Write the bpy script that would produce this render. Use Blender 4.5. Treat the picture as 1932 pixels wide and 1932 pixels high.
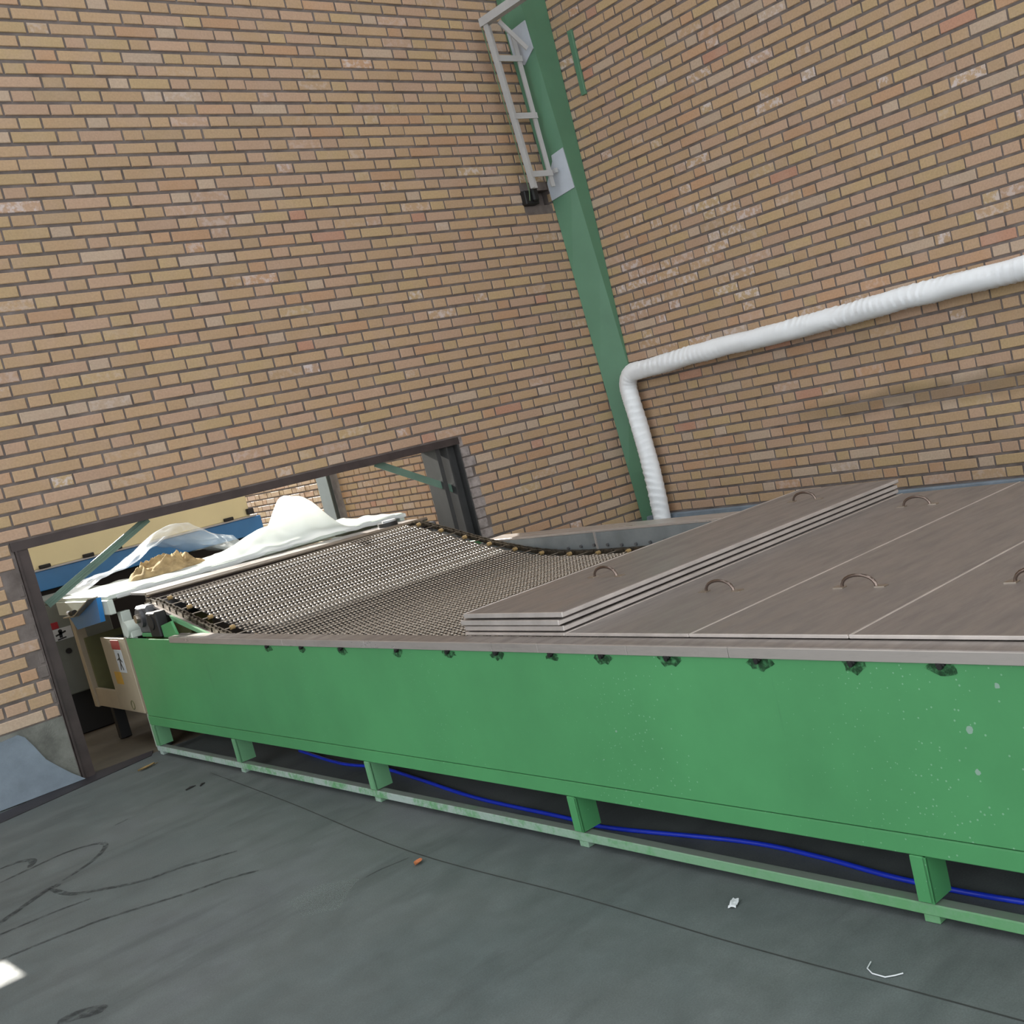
import bpy, math, random
from mathutils import Vector, Matrix, noise

# ------------------------------------------------------------------ scene, camera, light
for o in list(bpy.data.objects):
    bpy.data.objects.remove(o, do_unlink=True)
scene = bpy.context.scene
COL = scene.collection

# camera solved from the brick courses of the two walls (metres, floor z = 0, walls at x = 0 and y = 0)
CAM = Vector((-5.5888, -6.4364, 1.3317))
RT = Vector((0.69438, -0.68462, -0.22166))
DN = Vector((-0.24191, 0.06802, -0.96791))
FW = Vector((0.67773, 0.72572, -0.11839))
FPX = 2150.494
PPX, PPY = 1296.0, 966.0
cam_d = bpy.data.cameras.new('camera')
cam_d.sensor_width = 36.0
cam_d.sensor_fit = 'HORIZONTAL'
cam_d.lens = FPX * 36.0 / 1932.0
cam_d.shift_x = (966.0 - PPX) / 1932.0
cam_d.shift_y = 0.0
cam_d.clip_end = 200
cam = bpy.data.objects.new('camera', cam_d)
COL.objects.link(cam)
M = Matrix.Identity(4)
for i in range(3):
    M[i][0] = RT[i]
    M[i][1] = -DN[i]
    M[i][2] = -FW[i]
    M[i][3] = CAM[i]
cam.matrix_world = M
scene.camera = cam

def cam_px(p):
    v = Vector(p) - CAM
    z = v.dot(FW)
    if z <= 0.05:
        return None
    return (PPX + FPX * v.dot(RT) / z, PPY + FPX * v.dot(DN) / z, z)

world = bpy.data.worlds.new('daylight')
scene.world = world
world.use_nodes = True
bg = world.node_tree.nodes['Background']
bg.inputs['Color'].default_value = (0.92, 0.96, 1.0, 1)
bg.inputs['Strength'].default_value = 2.3

SUN_DIR = Vector((-0.03, 1.0, 0.42)).normalized()      # towards the sun
sun_d = bpy.data.lights.new('sun', 'SUN')
sun_d.energy = 18.0
sun_d.angle = math.radians(0.6)
sun_d.color = (1.0, 0.95, 0.86)
sun = bpy.data.objects.new('sun', sun_d)
COL.objects.link(sun)
sun.location = (-6, 16, 9)
sun.rotation_euler = SUN_DIR.to_track_quat('Z', 'Y').to_euler()

scene.view_settings.view_transform = 'Standard'
scene.view_settings.look = 'None'
scene.view_settings.gamma = 1.0
scene.view_settings.use_curve_mapping = False
scene.view_settings.exposure = 0.24
scene.cycles.max_bounces = 8
scene.cycles.diffuse_bounces = 5
scene.cycles.glossy_bounces = 4
scene.cycles.transparent_max_bounces = 12
scene.cycles.sample_clamp_indirect = 6.0

# ------------------------------------------------------------------ helpers
def lin(c):
    out = []
    for v in c[:3]:
        v = v / 255.0
        out.append(v / 12.92 if v <= 0.04045 else ((v + 0.055) / 1.055) ** 2.4)
    return out

def rgba(c):
    return (*lin(c), 1.0)

class NT:
    def __init__(self, name):
        self.m = bpy.data.materials.new(name)
        self.m.use_nodes = True
        self.t = self.m.node_tree
        self.t.nodes.clear()
        self.out = self.n('ShaderNodeOutputMaterial')
        self.b = self.n('ShaderNodeBsdfPrincipled')
        self.l(self.b.outputs[0], self.out.inputs[0])
    def n(self, kind, **kw):
        nd = self.t.nodes.new(kind)
        for k, v in kw.items():
            setattr(nd, k, v)
        return nd
    def l(self, a, b):
        self.t.links.new(a, b)
    def pos(self, obj=False):
        if obj:
            return self.n('ShaderNodeTexCoord').outputs['Object']
        return self.n('ShaderNodeNewGeometry').outputs['Position']
    def noise(self, scale, detail=4, rough=0.55, coord=None, stretch=None):
        nd = self.n('ShaderNodeTexNoise')
        nd.inputs['Scale'].default_value = scale
        nd.inputs['Detail'].default_value = detail
        nd.inputs['Roughness'].default_value = rough
        c = coord if coord is not None else self.pos()
        if stretch:
            mp = self.n('ShaderNodeMapping')
            mp.inputs['Scale'].default_value = stretch
            self.l(c, mp.inputs[0])
            c = mp.outputs[0]
        self.l(c, nd.inputs['Vector'])
        return nd.outputs['Fac']
    def ramp(self, fac, stops):
        r = self.n('ShaderNodeValToRGB')
        e = r.color_ramp.elements
        while len(e) < len(stops):
            e.new(0.5)
        for el, (p, c) in zip(e, stops):
            el.position = p
            el.color = c if len(c) == 4 else (*c, 1)
        self.l(fac, r.inputs[0])
        return r.outputs[0]
    def mix(self, fac, a, b, blend='MIX'):
        nd = self.n('ShaderNodeMix', data_type='RGBA', blend_type=blend)
        for idx, v in ((0, fac), (6, a), (7, b)):
            if isinstance(v, (int, float)):
                nd.inputs[idx].default_value = v
            elif isinstance(v, (tuple, list)):
                nd.inputs[idx].default_value = v if len(v) == 4 else (*v, 1)
            else:
                self.l(v, nd.inputs[idx])
        return nd.outputs[2]
    def math(self, op, a, b=None, clamp=False):
        nd = self.n('ShaderNodeMath', operation=op)
        nd.use_clamp = clamp
        for i, v in enumerate((a, b)):
            if v is None:
                continue
            if isinstance(v, (int, float)):
                nd.inputs[i].default_value = v
            else:
                self.l(v, nd.inputs[i])
        return nd.outputs[0]
    def maprange(self, v, a, b, c=0.0, d=1.0):
        nd = self.n('ShaderNodeMapRange', interpolation_type='SMOOTHSTEP')
        for i, x in enumerate((v, a, b, c, d)):
            if isinstance(x, (int, float)):
                nd.inputs[i].default_value = x
            else:
                self.l(x, nd.inputs[i])
        return nd.outputs[0]
    def color(self, c):
        if isinstance(c, (tuple, list)):
            self.b.inputs['Base Color'].default_value = c if len(c) == 4 else (*c, 1)
        else:
            self.l(c, self.b.inputs['Base Color'])
    def set(self, rough=None, metal=None, spec=None, coat=None):
        for k, v in (('Roughness', rough), ('Metallic', metal), ('Specular IOR Level', spec), ('Coat Weight', coat)):
            if v is None:
                continue
            if isinstance(v, (int, float)):
                self.b.inputs[k].default_value = v
            else:
                self.l(v, self.b.inputs[k])
    def bump(self, h, strength=0.3, dist=0.01):
        nd = self.n('ShaderNodeBump')
        nd.inputs['Strength'].default_value = strength
        nd.inputs['Distance'].default_value = dist
        self.l(h, nd.inputs['Height'])
        self.l(nd.outputs[0], self.b.inputs['Normal'])

def simple(name, c, rough=0.6, metal=0.0, var=0.12, scale=6.0, bump=0.0, spec=0.5):
    """a procedural material: one colour, mottled by noise"""
    t = NT(name)
    base = lin(c)
    f = t.noise(scale, 5, 0.6)
    dark = [v * (1 - var) for v in base]
    light = [min(1, v * (1 + var)) for v in base]
    t.color(t.ramp(f, [(0.3, dark), (0.7, light)]))
    t.set(rough=rough, metal=metal, spec=spec)
    if bump:
        t.bump(t.noise(scale * 12, 3), bump, 0.004)
    return t.m

class MB:
    """collects faces; build() makes ONE mesh object"""
    def __init__(self):
        self.v = []; self.f = []; self.sm = []
    def add(self, verts, faces, smooth=False):
        o = len(self.v)
        self.v += [tuple(p) for p in verts]
        for fc in faces:
            self.f.append(tuple(i + o for i in fc)); self.sm.append(smooth)
        return self
    def box(self, x0, x1, y0, y1, z0, z1):
        v = [(x, y, z) for z in (z0, z1) for y in (y0, y1) for x in (x0, x1)]
        return self.add(v, [(0, 2, 3, 1), (4, 5, 7, 6), (0, 1, 5, 4), (2, 6, 7, 3), (0, 4, 6, 2), (1, 3, 7, 5)])
    def bbox(self, x0, x1, y0, y1, z0, z1, b=0.003):
        """box with chamfered edges"""
        xs, ys, zs = (x0, x1), (y0, y1), (z0, z1)
        v = []; idx = {}
        for ix in (0, 1):
            for iy in (0, 1):
                for iz in (0, 1):
                    sx, sy, sz = (1, -1)[ix], (1, -1)[iy], (1, -1)[iz]
                    c = (xs[ix], ys[iy], zs[iz])
                    idx[ix, iy, iz, 'x'] = len(v); v.append((c[0], c[1] + sy * b, c[2] + sz * b))
                    idx[ix, iy, iz, 'y'] = len(v); v.append((c[0] + sx * b, c[1], c[2] + sz * b))
                    idx[ix, iy, iz, 'z'] = len(v); v.append((c[0] + sx * b, c[1] + sy * b, c[2]))
        f = []
        q = ((0, 0), (1, 0), (1, 1), (0, 1))
        for i in (0, 1):
            f.append([idx[i, a, c, 'x'] for a, c in q])
            f.append([idx[a, i, c, 'y'] for a, c in q])
            f.append([idx[a, c, i, 'z'] for a, c in q])
        for a in (0, 1):
            for c in (0, 1):
                f.append([idx[a, c, 0, 'x'], idx[a, c, 1, 'x'], idx[a, c, 1, 'y'], idx[a, c, 0, 'y']])
                f.append([idx[a, 0, c, 'x'], idx[a, 1, c, 'x'], idx[a, 1, c, 'z'], idx[a, 0, c, 'z']])
                f.append([idx[0, a, c, 'y'], idx[1, a, c, 'y'], idx[1, a, c, 'z'], idx[0, a, c, 'z']])
        for a in (0, 1):
            for c in (0, 1):
                for d in (0, 1):
                    f.append([idx[a, c, d, k] for k in 'xyz'])
        return self.add(v, f)
    def prism(self, pts, d):
        """polygon pts (3d) extruded by vector d"""
        n = len(pts); d = Vector(d)
        v = [Vector(p) for p in pts] + [Vector(p) + d for p in pts]
        f = [tuple(range(n))[::-1], tuple(range(n, 2 * n))]
        f += [(i, (i + 1) % n, (i + 1) % n + n, i + n) for i in range(n)]
        return self.add(v, f)
    def bar(self, a, b, w, h, up=(0, 0, 1)):
        a, b = Vector(a), Vector(b)
        d = (b - a).normalized(); u = Vector(up)
        s = d.cross(u).normalized() * (w / 2); u2 = s.cross(d).normalized() * (h / 2)
        return self.prism([a - s - u2, a + s - u2, a + s + u2, a - s + u2], b - a)
    def tube(self, path, r, n=10, caps=True, smooth=True):
        path = [Vector(p) for p in path]
        rings = []; prev = None
        for i, p in enumerate(path):
            t = (path[min(i + 1, len(path) - 1)] - path[max(i - 1, 0)]).normalized()
            if prev is None:
                a = Vector((0, 0, 1)) if abs(t.z) < 0.9 else Vector((1, 0, 0))
                u = t.cross(a).normalized()
            else:
                u = (prev - t * prev.dot(t)).normalized()
            prev = u; w = t.cross(u)
            rr = r[i] if isinstance(r, (list, tuple)) else r
            ring = []
            for k in range(n):
                ang = 2 * math.pi * k / n
                rk = rr(i, ang) if callable(rr) else rr
                ring.append(p + (u * math.cos(ang) + w * math.sin(ang)) * rk)
            rings.append(ring)
        o = [v for ring in rings for v in ring]
        f = []
        for i in range(len(path) - 1):
            for k in range(n):
                f.append((i * n + k, i * n + (k + 1) % n, (i + 1) * n + (k + 1) % n, (i + 1) * n + k))
        self.add(o, f, smooth)
        if caps:
            self.add(rings[0], [tuple(range(n))[::-1]])
            self.add(rings[-1], [tuple(range(n))])
        return self
    def cyl(self, a, b, r, n=16):
        return self.tube([a, b], r, n)
    def grid(self, fn, nu, nv, smooth=True):
        v = [fn(i / nu, j / nv) for j in range(nv + 1) for i in range(nu + 1)]
        f = [(j * (nu + 1) + i, j * (nu + 1) + i + 1, (j + 1) * (nu + 1) + i + 1, (j + 1) * (nu + 1) + i) for j in range(nv) for i in range(nu)]
        return self.add(v, f, smooth)
    def mesh(self, name):
        me = bpy.data.meshes.new(name)
        me.from_pydata(self.v, [], self.f)
        me.polygons.foreach_set('use_smooth', self.sm)
        me.update()
        return me
    def build(self, name, mat, parent=None):
        o = bpy.data.objects.new(name, self.mesh(name))
        COL.objects.link(o)
        o.data.materials.append(mat)
        if parent is not None:
            o.parent = parent
        return o

def tag(o, label=None, cat=None, group=None, kind=None):
    if label: o['label'] = label
    if cat: o['category'] = cat
    if group: o['group'] = group
    if kind: o['kind'] = kind
    return o

def empty(name, loc=(0, 0, 0), rz=0.0, parent=None):
    o = bpy.data.objects.new(name, None)
    o.empty_display_size = 0.1
    COL.objects.link(o)
    o.location = loc
    o.rotation_euler = (0, 0, rz)
    if parent is not None:
        o.parent = parent
    return o

def hsh(*a):
    return random.Random('|'.join(str(x) for x in a))

# ------------------------------------------------------------------ materials
def brick_material(name, from_object):
    t = NT(name)
    if from_object:
        oi = t.n('ShaderNodeObjectInfo')
        c, al = oi.outputs['Color'], oi.outputs['Alpha']
    else:
        at = t.n('ShaderNodeVertexColor', layer_name='brick_colour')
        c, al = at.outputs['Color'], at.outputs['Alpha']
    p = t.pos()
    n1 = t.noise(14, 5, 0.6, p)
    c = t.mix(t.maprange(n1, 0.35, 0.75, 0, 0.3), c, t.mix(1.0, c, (1.05, 0.96, 0.92, 1), 'MULTIPLY'))
    n4 = t.noise(7, 3, 0.5, p)
    c = t.mix(t.maprange(n4, 0.4, 0.75, 0, 0.35), c, rgba((176, 152, 134)))
    n2 = t.noise(90, 3, 0.6, p)
    c = t.mix(1.0, c, t.ramp(n2, [(0.25, (0.86, 0.86, 0.86)), (0.7, (1.06, 1.06, 1.06))]), 'MULTIPLY')
    # painted glints and chalky lime bloom on some bricks
    n3 = t.noise(26, 4, 0.65, p)
    bl = t.math('MULTIPLY', t.maprange(n3, 0.45, 0.62), al, True)
    c = t.mix(t.math('MULTIPLY', bl, 0.85), c, rgba((206, 196, 196)))
    # a darker streak along the right-hand wall, under the pipe
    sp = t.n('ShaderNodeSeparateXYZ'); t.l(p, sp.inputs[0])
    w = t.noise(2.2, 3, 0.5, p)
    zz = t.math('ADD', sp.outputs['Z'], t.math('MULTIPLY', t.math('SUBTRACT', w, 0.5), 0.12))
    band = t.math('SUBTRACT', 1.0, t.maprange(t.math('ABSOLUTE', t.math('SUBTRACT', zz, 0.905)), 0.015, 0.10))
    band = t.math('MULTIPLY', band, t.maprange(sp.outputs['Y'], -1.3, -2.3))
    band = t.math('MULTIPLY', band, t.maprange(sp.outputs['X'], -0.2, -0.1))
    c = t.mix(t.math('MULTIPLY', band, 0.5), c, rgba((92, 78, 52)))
    t.color(c)
    t.set(rough=0.72, spec=0.35)
    t.bump(t.noise(160, 3, 0.6, p), 0.25, 0.003)
    return t.m

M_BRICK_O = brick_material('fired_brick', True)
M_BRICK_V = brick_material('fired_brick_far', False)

def mortar_material():
    t = NT('mortar')
    f = t.noise(9, 5)
    t.color(t.ramp(f, [(0.3, rgba((92, 84, 80))), (0.7, rgba((124, 115, 111)))]))
    t.set(rough=0.95, spec=0.1)
    t.bump(t.noise(120, 3), 0.5, 0.004)
    return t.m
M_MORTAR = mortar_material()
M_MORTAR_PALE = simple('pale_mortar', (150, 140, 136), 0.95, 0, 0.35, 22, 0.6, 0.1)

M_ROUGHCAST = simple('grey_render', (128, 122, 112), 0.9, 0, 0.12, 3, 0.3, 0.2)
def concrete_floor():
    t = NT('concrete_floor')
    p = t.pos()
    a = t.noise(0.9, 6, 0.6, p)
    b = t.noise(7, 6, 0.7, p, None)
    c = t.ramp(a, [(0.3, rgba((84, 92, 92))), (0.55, rgba((97, 102, 101))), (0.75, rgba((102, 105, 109)))])
    c = t.mix(0.8, c, t.ramp(b, [(0.3, (0.72, 0.72, 0.72)), (0.7, (1.15, 1.15, 1.15))]), 'MULTIPLY')
    d = t.noise(1.6, 5, 0.65, p, (0.6, 2.6, 1))
    c = t.mix(t.maprange(d, 0.5, 0.72, 0, 0.5), c, rgba((70, 74, 74)))
    g = t.noise(210, 2, 0.6, p)
    c = t.mix(0.5, c, t.ramp(g, [(0.3, (0.75, 0.75, 0.75)), (0.7, (1.2, 1.2, 1.2))]), 'MULTIPLY')
    t.color(c)
    t.set(rough=t.maprange(b, 0.3, 0.7, 0.62, 0.8), spec=0.3)
    t.bump(t.noise(60, 4), 0.12, 0.004)
    return t.m
M_FLOOR = concrete_floor()
M_FLOOR2 = simple('dusty_floor', (92, 84, 70), 0.8, 0, 0.25, 3, 0.2)
M_PLASTER = simple('blue_grey_plaster', (122, 132, 142), 0.85, 0, 0.16, 7, 0.4, 0.2)
M_CONC = simple('rough_concrete', (112, 112, 106), 0.95, 0, 0.3, 11, 0.7, 0.1)
M_CEIL = simple('roof_sheet', (170, 172, 170), 0.6, 0, 0.05, 1)
M_DARKSTEEL = simple('brown_primed_steel', (62, 52, 50), 0.55, 0.2, 0.25, 9, 0.1)
M_STRIP = simple('floor_edge_steel', (58, 54, 58), 0.6, 0.3, 0.2, 8, 0.1)

def green_paint(name, c, chips):
    t = NT(name)
    p = t.pos()
    a = t.noise(2.3, 5, 0.6, p)
    base = lin(c)
    col = t.ramp(a, [(0.3, [v * 0.88 for v in base]), (0.7, [v * 1.08 for v in base])])
    if chips:
        # chalky splashes and chipped spots, more of them to the near end
        vo = t.n('ShaderNodeTexVoronoi', feature='F1')
        vo.inputs['Scale'].default_value = 62
        t.l(p, vo.inputs['Vector'])
        sep = t.n('ShaderNodeSeparateColor'); t.l(vo.outputs['Color'], sep.inputs[0])
        sy = t.n('ShaderNodeSeparateXYZ'); t.l(p, sy.inputs[0])
        dens = t.maprange(sy.outputs['Y'], -0.5, -5.0, 0.45, 0.95)
        size = t.math('MULTIPLY', t.math('SUBTRACT', sep.outputs[0], t.math('SUBTRACT', 1.0, dens), True), 0.17)
        spot = t.math('LESS_THAN', vo.outputs['Distance'], size)
        vo2 = t.n('ShaderNodeTexVoronoi', feature='F1')
        vo2.inputs['Scale'].default_value = 12
        t.l(p, vo2.inputs['Vector'])
        sep2 = t.n('ShaderNodeSeparateColor'); t.l(vo2.outputs['Color'], sep2.inputs[0])
        wob = t.math('ADD', vo2.outputs['Distance'], t.math('MULTIPLY', t.noise(70, 3, 0.6, p), 0.10))
        big = t.math('LESS_THAN', wob, t.math('MULTIPLY', t.math('SUBTRACT', sep2.outputs[1], t.math('SUBTRACT', 1.10, t.math('MULTIPLY', dens, 0.5)), True), 0.46))
        col = t.mix(t.math('MULTIPLY', spot, 0.5), col, rgba((148, 184, 160)))
        col = t.mix(t.math('MULTIPLY', big, 0.65), col, rgba((150, 165, 160)))
        scr = t.noise(5, 4, 0.6, p, (1, 3.0, 0.25))
        col = t.mix(t.maprange(scr, 0.66, 0.75, 0, 0.25), col, rgba((48, 88, 62)))
    t.color(col)
    t.set(rough=0.42, spec=0.45)
    return t.m
M_GREEN = green_paint('green_machine_paint', (73, 140, 88), True)
M_GREEN_W = green_paint('green_machine_paint_worn', (98, 148, 108), True)
M_GREENCOL = green_paint('green_column_paint', (86, 126, 100), False)
M_BRACE = simple('grey_green_paint', (92, 118, 104), 0.5, 0, 0.15, 9)
M_ANNEXCOL = simple('grey_column_paint', (104, 116, 116), 0.5, 0, 0.1, 4)

def worn_rail():
    t = NT('scuffed_green_rail')
    p = t.pos()
    n1 = t.noise(5, 6, 0.65, p)
    n2 = t.noise(46, 4, 0.7, p)
    sy = t.n('ShaderNodeSeparateXYZ'); t.l(p, sy.inputs[0])
    amt = t.maprange(sy.outputs['Y'], -4.6, -2.6, 0.15, 1.0)
    k = t.math('MULTIPLY', t.maprange(t.math('ADD', n1, t.math('MULTIPLY', n2, 0.6)), 0.6, 0.9), amt)
    c = t.mix(k, rgba((88, 142, 94)), rgba((150, 164, 158)))
    sn = t.n('ShaderNodeSeparateXYZ'); t.l(t.n('ShaderNodeNewGeometry').outputs['Normal'], sn.inputs[0])
    dust = t.math('MULTIPLY', t.maprange(sn.outputs['Z'], 0.6, 0.95), t.maprange(n1, 0.2, 0.5, 0.55, 0.9))
    t.color(t.mix(dust, c, rgba((98, 104, 98))))          # dust lying on the top face
    t.set(rough=0.7)
    return t.m
M_RAIL = worn_rail()

def sheet_steel(name, c, rough, streak):
    t = NT(name)
    p = t.pos()
    a = t.noise(3.2, 6, 0.65, p, streak)
    base = lin(c)
    col = t.ramp(a, [(0.25, [v * 0.72 for v in base]), (0.5, base), (0.75, [min(1, v * 1.15) for v in base])])
    b = t.noise(4.0, 5, 0.7, p, (1.0, 4.0, 1))
    col = t.mix(t.maprange(b, 0.60, 0.80, 0, 0.35), col, rgba((96, 84, 74)))
    t.color(col)
    t.set(rough=t.maprange(a, 0.3, 0.75, rough + 0.12, rough - 0.06), metal=0.6)
    return t.m
M_LID = sheet_steel('stainless_cover', (144, 136, 131), 0.36, (1.2, 5.0, 1.0))
M_RIM = sheet_steel('stainless_rim', (184, 176, 170), 0.3, (5.0, 0.8, 5.0))
M_EDGE = simple('bright_steel_edge', (206, 198, 192), 0.35, 0.6, 0.15, 9)  # light caught along the lid edges, put into a paler steel colour
M_GALV = simple('galvanised_sheet', (132, 138, 140), 0.5, 0.6, 0.15, 8)
M_WIRE = simple('bright_wire', (182, 172, 160), 0.34, 0.85, 0.06, 30)
M_ROD = simple('steel_rod', (170, 160, 148), 0.3, 0.9, 0.1, 10)
M_HANDLE = simple('handle_steel', (120, 106, 98), 0.25, 0.9, 0.15, 20)
M_CHAIN = simple('oily_chain', (112, 104, 92), 0.35, 0.9, 0.3, 30)
M_BLACK = simple('black_rubber', (20, 20, 20), 0.6, 0, 0.2, 10)
M_DARKIN = simple('dark_inside', (30, 28, 27), 0.8, 0.1, 0.2, 6)  # near-black colour stands in for the shade inside the machines
M_GREYCAST = simple('grey_cast_iron', (92, 92, 94), 0.5, 0.4, 0.25, 14)
M_PIPE = simple('white_cloth_wrap', (232, 234, 236), 0.55, 0, 0.03, 9, 0.12)
M_WHITEPAINT = simple('pale_grey_paint', (176, 176, 176), 0.5, 0, 0.06, 10)
M_PRIMER = simple('grey_primer', (172, 178, 186), 0.7, 0, 0.05, 12)
M_HOSE = simple('blue_hose', (26, 52, 190), 0.35, 0, 0.1, 20)
M_CABLE = simple('green_cable', (84, 108, 78), 0.5, 0, 0.15, 20)
M_CREAM = simple('cream_enamel', (230, 220, 174), 0.45, 0, 0.05, 3)
M_BEIGE = simple('beige_enamel', (158, 146, 124), 0.5, 0, 0.08, 5)
M_PALE = simple('pale_enamel', (188, 196, 186), 0.5, 0, 0.06, 4)
M_BLUE = simple('blue_enamel', (52, 126, 190), 0.4, 0, 0.08, 4)
M_OLIVE = simple('olive_inside', (98, 98, 62), 0.7, 0, 0.15, 6)
M_GREYPANEL = simple('grey_green_panel', (108, 114, 108), 0.6, 0, 0.12, 5)
M_RED = simple('red_print', (150, 34, 42), 0.5, 0, 0.05, 10)
M_WHITEPRINT = simple('white_print', (190, 196, 200), 0.5, 0, 0.05, 10)
M_BLACKPRINT = simple('black_print', (24, 26, 30), 0.5, 0, 0.05, 10)
M_YELLOW = simple('yellow_print', (186, 142, 40), 0.5, 0, 0.1, 10)
M_SACK = simple('sackcloth', (172, 152, 114), 0.95, 0, 0.4, 16, 0.4, 0.1)
M_WHITE = simple('white_plastic_sheet', (238, 240, 240), 0.35, 0, 0.02, 6)
def sheet_material():
    t = NT('white_plastic_sheet_lit')
    t.color(t.ramp(t.noise(5, 3), [(0.3, (0.82, 0.84, 0.85)), (0.7, (0.9, 0.91, 0.91))])); t.set(rough=0.35)
    tl = t.n('ShaderNodeBsdfTranslucent'); tl.inputs[0].default_value = (0.92, 0.93, 0.93, 1)
    mx = t.n('ShaderNodeMixShader'); mx.inputs[0].default_value = 0.62
    t.l(t.b.outputs[0], mx.inputs[1]); t.l(tl.outputs[0], mx.inputs[2]); t.l(mx.outputs[0], t.out.inputs[0])
    return t.m
M_SHEET = sheet_material()
M_LEAF = simple('dry_leaf', (182, 112, 72), 0.8, 0, 0.3, 40)
M_LEAF2 = simple('ochre_leaf', (150, 124, 80), 0.8, 0, 0.3, 40)
M_TWIG = simple('dark_twig', (44, 40, 40), 0.9, 0, 0.2, 40)
M_PAPER = simple('white_scrap', (205, 208, 210), 0.8, 0, 0.05, 40)

def film_material():
    t = NT('clear_plastic_film')
    t.color(rgba((225, 235, 245)))
    t.set(rough=0.12, spec=0.8)
    tr = t.n('ShaderNodeBsdfTransparent')
    mx = t.n('ShaderNodeMixShader')
    lw = t.n('ShaderNodeLayerWeight'); lw.inputs['Blend'].default_value = 0.35
    fac = t.math('ADD', t.math('MULTIPLY', lw.outputs['Facing'], 0.38), 0.05, True)
    t.l(fac, mx.inputs[0]); t.l(tr.outputs[0], mx.inputs[1]); t.l(t.b.outputs[0], mx.inputs[2])
    t.l(mx.outputs[0], t.out.inputs[0])
    return t.m
M_FILM = film_material()

def stain_material(name, c, alpha, scale):
    t = NT(name)
    t.color(rgba(c)); t.set(rough=0.8, spec=0.2)
    tr = t.n('ShaderNodeBsdfTransparent')
    mx = t.n('ShaderNodeMixShader')
    t.l(t.maprange(t.noise(scale, 4, 0.7), 0.3, 0.6, 0, alpha), mx.inputs[0])
    t.l(tr.outputs[0], mx.inputs[1]); t.l(t.b.outputs[0], mx.inputs[2])
    t.l(mx.outputs[0], t.out.inputs[0])
    return t.m
M_SCUFF = stain_material('tyre_scuff', (34, 34, 38), 0.42, 30)
M_SCORCH = stain_material('weld_scorch', (16, 18, 18), 0.6, 60)
M_CHALK = stain_material('chalky_scrape', (132, 140, 136), 0.3, 5)
M_JOINT = simple('saw_cut', (52, 54, 52), 0.9, 0, 0.2, 20)

# ------------------------------------------------------------------ brick walls
CRS = 0.07                 # course height
MODULE = 0.33198           # one stretcher and one header with their joints
ZTOP = 3.9177              # bed joint 0 above the floor
STR_L, HED_L = 0.2125, 0.0985
BR_H = 0.0545

PALETTE = [((171, 142, 109), 44), ((172, 146, 108), 15), ((171, 141, 116), 23), ((173, 137, 105), 8), ((174, 152, 130), 6.5), ((172, 128, 104), 1), ((165, 139, 107), 2.5)]
def brick_colour(rng, bloom):
    r = rng.random() * 100
    for c, w in PALETTE:
        r -= w
        if r <= 0:
            break
    k = rng.uniform(0.93, 1.05)
    g_ = sum(lin(c)) / 3
    l = [(v * 0.93 + g_ * 0.07) * k * 1.10 for v in lin(c)]
    a = 0.0
    if rng.random() < bloom:
        a = rng.uniform(0.4, 0.9)
    elif rng.random() < 0.06:
        a = rng.uniform(0.1, 0.35)
    return (*l, a)

BRICK_MESH = {}
def brick_verts(L):
    """front half of a brick, length L along x, face towards -y, chamfered arrises"""
    h, d, b = BR_H / 2, 0.034, 0.0035
    x = L / 2
    v = [(-x, d, -h), (x, d, -h), (x, d, h), (-x, d, h),
         (-x, b, -h), (x, b, -h), (x, b, h), (-x, b, h),
         (-x + b, 0, -h + b), (x - b, 0, -h + b), (x - b, 0, h - b), (-x + b, 0, h - b)]
    f = [(8, 9, 10, 11)]
    for i in range(4):
        j = (i + 1) % 4
        f.append((i, j, 4 + j, 4 + i))
        f.append((4 + i, 4 + j, 8 + j, 8 + i))
    return v, f

def subtract(seg, cuts):
    out = [seg]
    for a, b in cuts:
        nx = []
        for s, e in out:
            if b <= s or a >= e:
                nx.append((s, e)); continue
            if a > s: nx.append((s, a))
            if b < e: nx.append((b, e))
        out = nx
    return out

def brick_list(seed, a0, phase, par, dz, amin, amax, k0, k1, cut_fn, bloom_glint_fn):
    """bricks in Flemish bond: headers centred on a0 + n * MODULE/2 where n + course has parity par"""
    res = []
    half = MODULE / 2
    for k in range(k0, k1 + 1):
        zc = ZTOP + dz - (k - 0.5) * CRS
        cuts = cut_fn(k, zc)
        n = int(math.floor((amin - a0) / half)) - 2
        while a0 + n * half < amax + MODULE:
            ctr = a0 + n * half
            header = (n + k) % 2 == par
            L = HED_L if header else STR_L
            rng = hsh(seed, k, n)
            L2 = L + rng.uniform(-0.003, 0.003)
            s = (max(ctr - L2 / 2, amin), min(ctr + L2 / 2, amax))
            n += 1
            if s[1] - s[0] < 0.02:
                continue
            for (p, q) in subtract(s, cuts):
                if q - p < 0.022:
                    continue
                mid = (p + q) / 2
                res.append((mid + rng.uniform(-.001, .001), zc + rng.uniform(-.0012, .0012), round(q - p, 3), rng.uniform(-0.0015, 0.002), brick_colour(rng, bloom_glint_fn(mid, zc))))
    return res

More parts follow.
